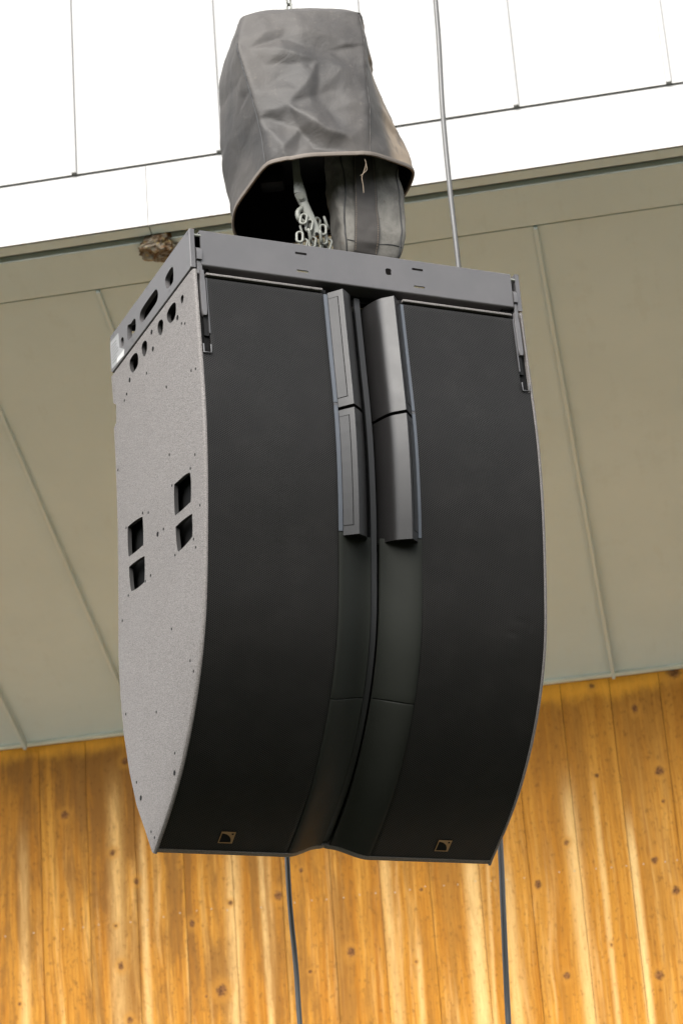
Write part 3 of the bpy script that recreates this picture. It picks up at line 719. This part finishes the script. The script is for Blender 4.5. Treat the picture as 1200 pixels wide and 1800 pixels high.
# front bar: channel with slots
def rect(a0, a1, b0, b1, r=.0015):
    return [(a0+r, b0), (a1-r, b0), (a1, b0+r), (a1, b1-r), (a1-r, b1), (a0+r, b1), (a0, b1-r), (a0, b0+r)]
bh = [rect(-.2320, -.1905, -.0410, -.0325), rect(-.2305, -.1890, -.1065, -.0985), rect(.0945, .1165, -.0720, -.0470, .005), rect(.1945, .2350, -.0400, -.0315), rect(.1960, .2370, -.1060, -.0980)]
# slots read along the bar, which hangs level
bo = rect(-.5660, .5710, -.1240, -.0030, .002)
prof_b = []
V, F = plate([(rect(-.5660, .5710, -.1260, -.0050, .002), .0), (rect(-.5660, .5710, -.1260, -.0050, .002), .006)], bh, lambda a, b, x: (a, x, b), .006)
up = [[(x, .0030-.0030*math.cos(t)+0, -.0050+.0030*math.sin(t)) for x in (-.5660, .5710)] for t in np.linspace(0, math.pi/2, 5)]+[[(x, .11, -.0020) for x in (-.5660, .5710)]]
up2 = [[(x, max(y, .003), z-.005) for x, y, z in r] for r in up]
dn = [[(x, .006-.006*math.cos(t), -.1260-.006*math.sin(t)) for x in (-.5660, .5710)] for t in np.linspace(0, math.pi/2, 9)]+[[(x, .10, -.132) for x in (-.5660, .5710)]]
dn2 = [[(x, max(y, .0055), z+.005) for x, y, z in r] for r in dn]
build('front_bar', *merge((V, F), slab(up, up2), slab(dn, dn2)), M['frame'], frm, smooth=30)
build('rear_bar', *merge(cbox(-.586, .586, .76, .80, -.132, -.01, .004)), M['frame'], frm)
for x in (-.5, -.02, .46): build('cross_bar', *cbox(x, x+.05, .105, .76, -.13, -.085, .003), M['frame'], frm)
build('added_gap_block', *cbox(-.17, .17, .070, .104, -.1555, -.075, .003), M['motor'], frm)  # added black block, keeps the bright background out of the gap above the throat
build('lift_bar', *cbox(-.05, .05, .10, .76, -.083, -.01, .004), M['frame'], frm)
for sx in (-1, 1):
    b0 = -.5660 if sx < 0 else .5710
    xa, xb = (-.5850, -.5660) if sx < 0 else (.5710, .5850)
    hv = []
    zz_ = [-.062, -.066, -.075, -.085, -.112]; yy_ = [.014, .004, -.003, -.006, -.006]
    hv = slab([[(xa+.002, y, z), (xb+.001, y, z)] for y, z in zip(yy_, zz_)], [[(xa+.002, .03, z), (xb+.001, .03, z)] for y, z in zip(yy_, zz_)])
    build('link_tab', *hv, M['frame'], frm, smooth=40)
    build('link_web', *cbox(xa+.003, xb-.001, .055, .10, -.143, -.004, .002), M['motor'], frm)
    build('pin', *tube([(xa-.001, .004, -.022), (xb+.003, .004, -.022)], .005, 10), M['galv'], frm, smooth=50)
    build('arm_post', *cbox(xa+.004, xb+.003, .002, .014, -.163, -.113, .002), M['frame'], frm)

# ------------------------------------------------------------------ hoist: motor, hook, chain
hoi = empty('chain_hoist', (0, .4, ZO+.4))
tag(hoi, 'black motor of a chain hoist hidden inside the canvas cover, with a galvanised hook below', 'chain hoist')
rz = Matrix.Rotation(R(-27), 3, 'Z')
V, F = merge(cbox(-.19, .15, -.02, .19, .60, 1.0, .03), cbox(-.18, -.09, .02, .10, .53, .64, .02))
build('motor', [tuple(rz @ Vector((x, y, 0))+Vector((.03, .42, z))) for x, y, z in V], F, M['motor'], hoi, smooth=40)
hk = [Vector(p) for p in HOOK]
def bar(p, q, w0, w1, t, c=.004):
    """flat bar between two points, wide towards the camera side"""
    p, q = Vector(p), Vector(q); d = (q-p); L = d.length; d.normalize(); a = Vector((.9, -.42, 0)); a = (a-d*a.dot(d)).normalized(); b = d.cross(a)
    V = []
    for k, wv in ((0, w0), (.5, (w0+w1)/2), (1, w1)):
        for sa, sb in ((-1, -.6), (-.7, -1), (.7, -1), (1, -.6), (1, .6), (.7, 1), (-.7, 1), (-1, .6)): V.append(tuple(p+d*L*k+a*wv*sa+b*t*sb))
    F = [tuple(range(8)), tuple(16+i for i in range(8))]
    for k in range(2):
        for i in range(8): F.append((k*8+i, k*8+(i+1) % 8, k*8+8+(i+1) % 8, k*8+8+i))
    return V, F
view = Vector((.39, .84, .37)).normalized()
sh = build('hook_shank', *merge(bar(hk[0]+Vector((0, 0, .08)), hk[1], .011, .0135, .010), bar(hk[1], hk[2], .0135, .0205, .011), bar(hk[2], hk[4], .0205, .0135, .012)), M['galv'], hoi, smooth=50)
build('pivot_bolt', *merge(tube([hk[3]-view*.020, hk[3]+view*.016], .0165, 16), tube([hk[3]-view*.0245, hk[3]-view*.019], .010, 12)), M['galv'], sh, smooth=40)
hb = hk[4:]; V, F = bar(hb[0]+Vector((-.006, 0, .02)), hb[2]+Vector((.002, 0, -.006)), .0150, .0190, .013)
hook = build('hook', V, F, M['galv'], hoi, smooth=50)
build('hook_hole_shade', *tube([hb[2]-view*.0165, hb[2]-view*.012], .006, 10), M['dark'], hook)  # hole in the hook drawn as a black disc, its shade painted on
build('hook_tip', *tube(spline([hk[4]+Vector((-.012, 0, .0)), hk[4]+Vector((-.030, 0, -.02)), hk[4]+Vector((-.028, 0, -.045)), hk[4]+Vector((-.008, 0, -.06))], 5), .0095, 10), M['galv'], hook, smooth=60)
ch = empty('lifting_chain', (0, .30, ZO))
tag(ch, 'short galvanised chain bunched round the hoist hook above the grey frame', 'chain')
def link(name, c, tilt, yaw, parent, ln=.030, w=.0108, r=.0047, mesh=None):
    if mesh is None:
        pts = []
        for i in range(20):
            a = 2*math.pi*i/20; pts.append((w*math.cos(a), 0, (ln-w)*(1 if math.sin(a) > 0 else -1 if math.sin(a) < 0 else 0)*.55+w*math.sin(a)))
        V, F = tube(pts, r, 10, closed=True)
        o = build(name, V, F, M['galv'], parent, smooth=180, base=1)
    else:
        o = mesh.copy(); col.objects.link(o)
    o.location = Vector(c)+Vector((0, 0, ZO))-WL[parent.name]; o.rotation_euler = (random.uniform(-.2, .2), tilt, yaw); return o
lk = None
for i, p in enumerate(LINKS):
    q = Vector(p)+Vector((0, (-.012, .012, .0, -.016, .010, .016, -.006, -.012, .014, 0, .01, .006)[i % 12], 0))
    o = link('chain_link', q, (.25, -.2, .1, -.3, .3, .5, -.2, .1, -.15, .2, .4, -.1)[i % 12], (-.4, 1.1, -.3, 1.2, -.5, .3, 1.0, -.3, 1.1, -.4, .6, 1.0)[i % 12], ch, mesh=lk)
    if lk is None: lk = o
# more of the chain down to the frame
for i, (x, z) in enumerate(((-.035, .175), (.02, .170), (-.03, .130), (.025, .125), (-.028, .085), (.022, .080), (-.03, .040), (.024, .035), (-.028, -.002), (.022, -.004))):
    link('chain_link', (x, .31, z), .1*(-1)**i, (0.2, 1.6)[(i//2) % 2], ch, mesh=lk)
# load chain going up out of the cover
lc = empty('load_chain', (TOPCH[0][0], TOPCH[0][1], ZO+1.2))
tag(lc, 'bright steel load chain rising from the top of the canvas cover', 'chain')
ring = None
for i in range(14):
    o = link('chain_link', (TOPCH[0][0]+.001*i, .42, 1.205+.0335*i), 0, (0.5, 2.0)[i % 2], lc, ln=.0285, w=.0105, r=.0040, mesh=ring)
    if ring is None: ring = o

# ------------------------------------------------------------------ chain bag
bag = empty('chain_bag', (.17, .36, ZO+.15))
tag(bag, 'soiled grey canvas chain bag with a dark centre strap, hanging beside the hook', 'bag')
bx = [  # z, left x, right x, front y, back y
 (.700, .080, .300, .268, .385), (.560, .074, .315, .262, .385), (.440, .070, .328, .257, .385), (.330, .070, .322, .254, .385), (.240, .072, .316, .255, .385), (.190, .076, .308, .260, .382), (.158, .084, .296, .270, .385), (.135, .098, .280, .290, .375)]
rows = []
NB = 64
def rr(t, z, x0, x1, y0, y1):
    cxm, cym, ax, ay = (x0+x1)/2, (y0+y1)/2, (x1-x0)/2, (y1-y0)/2
    c, s = math.cos(t), math.sin(t); e = .32
    return Vector((cxm+ax*math.copysign(abs(c)**e, c), cym+ay*math.copysign(abs(s)**e, s), z))
zb = [b[0] for b in bx]
for k in range(60):
    z = zb[0]+(zb[-1]-zb[0])*k/59
    v = [float(np.interp(-z, [-a for a in zb], [b[i] for b in bx])) for i in range(1, 5)]
    row = []
    for j in range(NB):
        p = rr(2*math.pi*j/NB, z, *v); c_ = Vector(((v[0]+v[1])/2, (v[2]+v[3])/2, z)); nrm = (p-c_).normalized()
        dsp = .010*noise.noise(p*9)+.004*noise.noise(p*20)+.004*(1-abs(noise.noise(p*13)))**3
        row.append(tuple(p+nrm*dsp))
    rows.append(row)
V = [p for r in rows for p in r]; F = []
for i in range(59):
    for j in range(NB): F.append((i*NB+j, i*NB+(j+1) % NB, (i+1)*NB+(j+1) % NB, (i+1)*NB+j))
F.append(tuple(range(NB))); F.append(tuple(59*NB+j for j in range(NB)))
build('bag_body', V, F, M['bag'], bag, smooth=60)
def bag_front(x, z, out=0.):
    v = [float(np.interp(-z, [-a for a in zb], [b[i] for b in bx])) for i in range(1, 5)]
    p = Vector((x, 0, z)); cxm, ax = (v[0]+v[1])/2, (v[1]-v[0])/2; u = max(-.999, min(.999, (x-cxm)/ax))
    sy = (1-abs(u)**(2/.32))**(.32/2)
    p.y = (v[2]+v[3])/2-(v[3]-v[2])/2*sy
    c_ = Vector((cxm, (v[2]+v[3])/2, z)); nrm = (p-c_).normalized()
    dsp = .010*noise.noise(p*9)+.004*noise.noise(p*20)+.004*(1-abs(noise.noise(p*13)))**3
    return p+nrm*(dsp+out)
zr = np.linspace(.66, .146, 40)
def strip(x0, x1, out, k=6, z=zr):
    return slab([[tuple(bag_front(x0(q)+(x1(q)-x0(q))*i/k, q, out)) for i in range(k+1)] for q in z], [[tuple(bag_front(x0(q)+(x1(q)-x0(q))*i/k, q, out-.004)) for i in range(k+1)] for q in z])
fx0 = lambda q: .118+(q-.16)*.055; fx1 = lambda q: .203+(q-.15)*.032
stp = build('strap', *strip(fx0, fx1, .0065, 12, np.linspace(.66, .146, 90)), M['strap'], bag, smooth=50)
# stitching: short pale dashes down both edges
V, F = [], []
for fx, off in ((fx0, .006), (fx1, -.006)):
    for q in np.arange(.60, .16, -.0085):
        V, F = merge((V, F), tube([bag_front(fx(q)+off, q, .0075), bag_front(fx(q-.005)+off, q-.005, .0075)], .0009, 5))
tag(build('stitches', V, F, M['thread'], stp), kind='stuff')
for fx in (lambda q: .090+(q-.17)*.01+.005*math.sin(q*18), lambda q: .288+(q-.18)*.05):
    build('seam', *tube([bag_front(fx(q), q, .001) for q in zr[2:]], .0028, 6), M['seam'], bag, smooth=60)
hz = lambda x: .196+.006*math.sin(x*30)
build('hem_stitch', *tube([bag_front(x, hz(x), .0012) for x in np.linspace(.092, .118, 10)], .0018, 6), M['seam'], bag)
build('hem_stitch', *tube([bag_front(x, hz(x), .0012) for x in np.linspace(.206, .296, 12)], .0018, 6), M['seam'], bag)

# ------------------------------------------------------------------ canvas cover over the hoist
hood = empty('hoist_cover', (.05, .35, ZO+.45))
tag(hood, 'wrinkled worn grey black canvas cover over the chain hoist with a pale sewn hem', 'cover')
LV = 110
def lev(pts, t):
    k = (len(pts)-1)*t; i = min(int(k), len(pts)-2); f = k-i
    P = [Vector(p) for p in pts]; p0, p1, p2, p3 = P[max(i-1, 0)], P[i], P[i+1], P[min(i+2, len(P)-1)]
    return .5*((2*p1)+(p2-p0)*f+(2*p0-5*p1+4*p2-p3)*f*f+(3*p1-p0-3*p2+p3)*f**3)
SEG = (36, 36, 36, 16, 16, 12, 30)            # FL-FM, FM-FR, FR-RB, RB-BR, BR-BL, BL-LB, LB-FL
NR = sum(SEG)
def ring(t):
    fl, fm, fr, lb, rb = (lev(a, t) for a in (HFL, HFM, HFR, HLB, HRB))
    br = rb+Vector((-.03, .22*(1-t*.55), .02*t-.10*(1-t))); bl = lb+Vector((.06, .13*(1-t*.5), .0-.10*(1-t)**3))
    P = [fl, fm, fr, rb, br, bl, lb]; out = []
    for k in range(7):
        a, b = P[k], P[(k+1) % 7]
        for j in range(SEG[k]): out.append(a.lerp(b, j/SEG[k]))
    for it in range(3+int(42*max(0, 1-t*3))):
        out = [(out[i-1]+out[i]*2+out[(i+1) % NR])*.25 for i in range(NR)]
    return out
# creases: heights on an irregular triangulation, read linearly, so that flat facets meet in sharp folds.
# first the folds of the front face (u, v from its lower left corner, height), then random ones
from mathutils.geometry import delaunay_2d_cdt
CR = [(.50, .225, .030), (.215, .095, .026), (.83, .105, .022), (.51, .085, -.030), (.36, .06, -.016), (.68, .06, -.016), (.30, .33, .016), (.19, .24, -.010), (.36, .20, -.006), (.64, .30, -.004), (.42, .42, .014), (.56, .40, -.010), (.80, .53, .010), (.72, .42, -.008),
 (.36, .70, .016), (.17, .60, -.008), (.22, .86, .014), (.40, .88, .006), (.34, .80, -.006), (.58, .84, .010), (.52, .74, -.008), (.70, .68, -.006), (.86, .72, .008), (.80, .90, .004), (.62, .60, .004), (.28, .50, -.008), (.08, .42, .004), (.10, .74, -.004), (.90, .34, .006), (.93, .54, -.004), (.06, .18, .004), (.48, .97, .0), (.20, .98, .0)]
rnd_ = random.Random(11)
CP = [(u*.42, v, h*.95) for u, v, h in CR]
AR = NR/72*.42
for k in range(64):
    a, v = rnd_.uniform(.45, AR-.02), rnd_.uniform(.05, .98); CP.append((a, v, rnd_.uniform(-.006, .009)))
for a in np.arange(0, AR+.2, .10):
    CP.append((a, -.02, 0)); CP.append((a, 1.03, 0))
for v in (.12, .26, .41, .55, .70, .84): CP += [(0, v, 0.0), (.42, v, 0.0), (AR, v, 0.0)]
_v, _e, _f, *_ = delaunay_2d_cdt([Vector((a, v)) for a, v, h in CP], [], [], 0, 1e-5)
_h = [CP[o[0]][2] for o in _[0]]
TRI = []
for f in _f:
    (x0, y0), (x1, y1), (x2, y2) = (_v[i] for i in f); TRI.append((x0, y0, x1, y1, x2, y2, (y1-y2)*(x0-x2)+(x2-x1)*(y0-y2), _h[f[0]], _h[f[1]], _h[f[2]]))
def crease(a, v):
    for x0, y0, x1, y1, x2, y2, dt, h0, h1, h2 in TRI:
        if abs(dt) < 1e-9: continue
        l0 = ((y1-y2)*(a-x2)+(x2-x1)*(v-y2))/dt
        if l0 < -1e-4: continue
        l1 = ((y2-y0)*(a-x2)+(x0-x2)*(v-y2))/dt
        if l1 < -1e-4 or l0+l1 > 1.0001: continue
        return l0*h0+l1*h1+(1-l0-l1)*h2
    return 0
rings = [ring(i/(LV-1)) for i in range(LV)]
cen = [sum(r, Vector())/NR for r in rings]
pts = []
for i in range(LV):
    v = i/(LV-1); row = []
    for j in range(NR):
        p = rings[i][j]; tg = rings[i][(j+1) % NR]-rings[i][j-1]; nrm = Vector((tg.y, -tg.x, 0)).normalized()
        amp = min(1, .35+v*4) ; q = Vector((p.x, p.y, p.z*.9))
        d = .006*noise.noise(q*6)+.0022*noise.noise(q*20)
        w_ = .010*noise.noise(Vector((j*.09, v*6, 3)))
        d += crease(min(AR, max(0, j/NR*AR+w_)), v+.02*noise.noise(Vector((j*.08, v*5, 9))))
        row.append(p+nrm*d*amp)
    pts.append(row)
for it in range(2):
    pts = [pts[0]]+[[(pts[i][j]*4+pts[i-1][j]+pts[i+1][j]+pts[i][j-1]+pts[i][(j+1) % NR])/8 for j in range(NR)] for i in range(1, LV-1)]+[pts[-1]]
# top cap: rings shrinking to the middle
capn = 14; top = pts[-1]; ctr = sum(top, Vector())/NR
for k in range(1, capn):
    f = k/capn; row = []
    for j in range(NR):
        p = top[j].lerp(ctr, f); p = p+Vector((0, 0, .030*math.sin(min(1, f*2.2)*math.pi/2)+.006*noise.noise(p*9))); row.append(p)
    pts.append(row)
V = [tuple(p) for r in pts for p in r]+[tuple(ctr+Vector((0, 0, .03)))]; F = []; nr = len(pts)
for i in range(nr-1):
    for j in range(NR): F.append((i*NR+j, i*NR+(j+1) % NR, (i+1)*NR+(j+1) % NR, (i+1)*NR+j))
for j in range(NR): F.append(((nr-1)*NR+j, (nr-1)*NR+(j+1) % NR, nr*NR))
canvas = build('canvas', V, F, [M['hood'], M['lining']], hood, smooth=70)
md = canvas.modifiers.new('thickness', 'SOLIDIFY'); md.thickness = .004; md.offset = -1; md.material_offset = 1; md.material_offset_rim = 1
hemp = [p for p in pts[0]]
V, F = [], []
b0 = [(p+Vector((0, 0, -.004)), p+Vector((0, 0, .010))) for p in hemp]
fr = []; cc_ = Vector((.06, .38, 0))
for (a, b) in b0:
    o_ = Vector((a.x-cc_.x, a.y-cc_.y, 0)).normalized()*.0036
    fr.append([tuple(a-o_), tuple(a+o_), tuple((a+b)/2+o_*1.5), tuple(b+o_), tuple(b-o_)])
n_ = len(fr); V = [p for r in fr for p in r]
for i in range(n_):
    for j in range(5): F.append((i*5+j, i*5+(j+1) % 5, ((i+1) % n_)*5+(j+1) % 5, ((i+1) % n_)*5+j))
hem = build('hem', V, F, M['hem'], canvas, smooth=50)
def outw(p): return p+Vector((p.x-.06, p.y-.38, 0)).normalized()*.0006
build('seam', *tube([outw(pts[i][0]) for i in range(1, 88)], .0030, 6), M['seam'], canvas, smooth=60)
build('seam', *tube([outw(pts[i][72]) for i in range(1, 105)], .0022, 6), M['hood'], canvas, smooth=60)
th = build('loose_thread', *tube(spline(THREAD, 4), .0011, 5), M['thread'], canvas, smooth=60)
build('loose_thread', *tube(spline([THREAD[1], THREAD[2]+(0.006) if False else [a+b for a, b in zip(THREAD[2], (.010, 0, .004))], [a+b for a, b in zip(THREAD[3], (-.006, 0, .006))]], 4), .0010, 5), M['thread'], canvas, smooth=60)

# ------------------------------------------------------------------ power cables
c1 = [(1.085, 1.2, 6.0), (1.075, 1.2, 4.6), (1.06, 1.2, 3.4), (1.045, 1.2, 2.5)]+CAB1[:5]+[(1.020, 1.2, .2), (1.00, 1.2, -.6), (.975, 1.2, -1.3)]+CAB1[5:]+[(.90, 1.2, -2.9), (.88, 1.18, -4.2), (.9, 1.1, -5.40)]
tag(build('power_cable', *tube(spline(c1, 6), .0108, 12), M['rubber'], smooth=180),
    'grey cable hanging straight down behind the right side of the loudspeaker', 'cable', 'cables hanging behind the loudspeaker')
c2 = [(.20, .872, -1.20), (.16, 1.0, -1.22), (.11, 1.12, -1.36), (.09, 1.15, -1.6)]+CAB2+[(.10, 1.15, -3.2), (.12, 1.12, -4.4), (.2, 1.0, -5.42)]
tag(build('power_cable', *tube(spline(c2, 6), .0090, 12), M['rubber'], smooth=180),
    'slightly curving dark cable dropping below the middle of the loudspeaker', 'cable', 'cables hanging behind the loudspeaker')
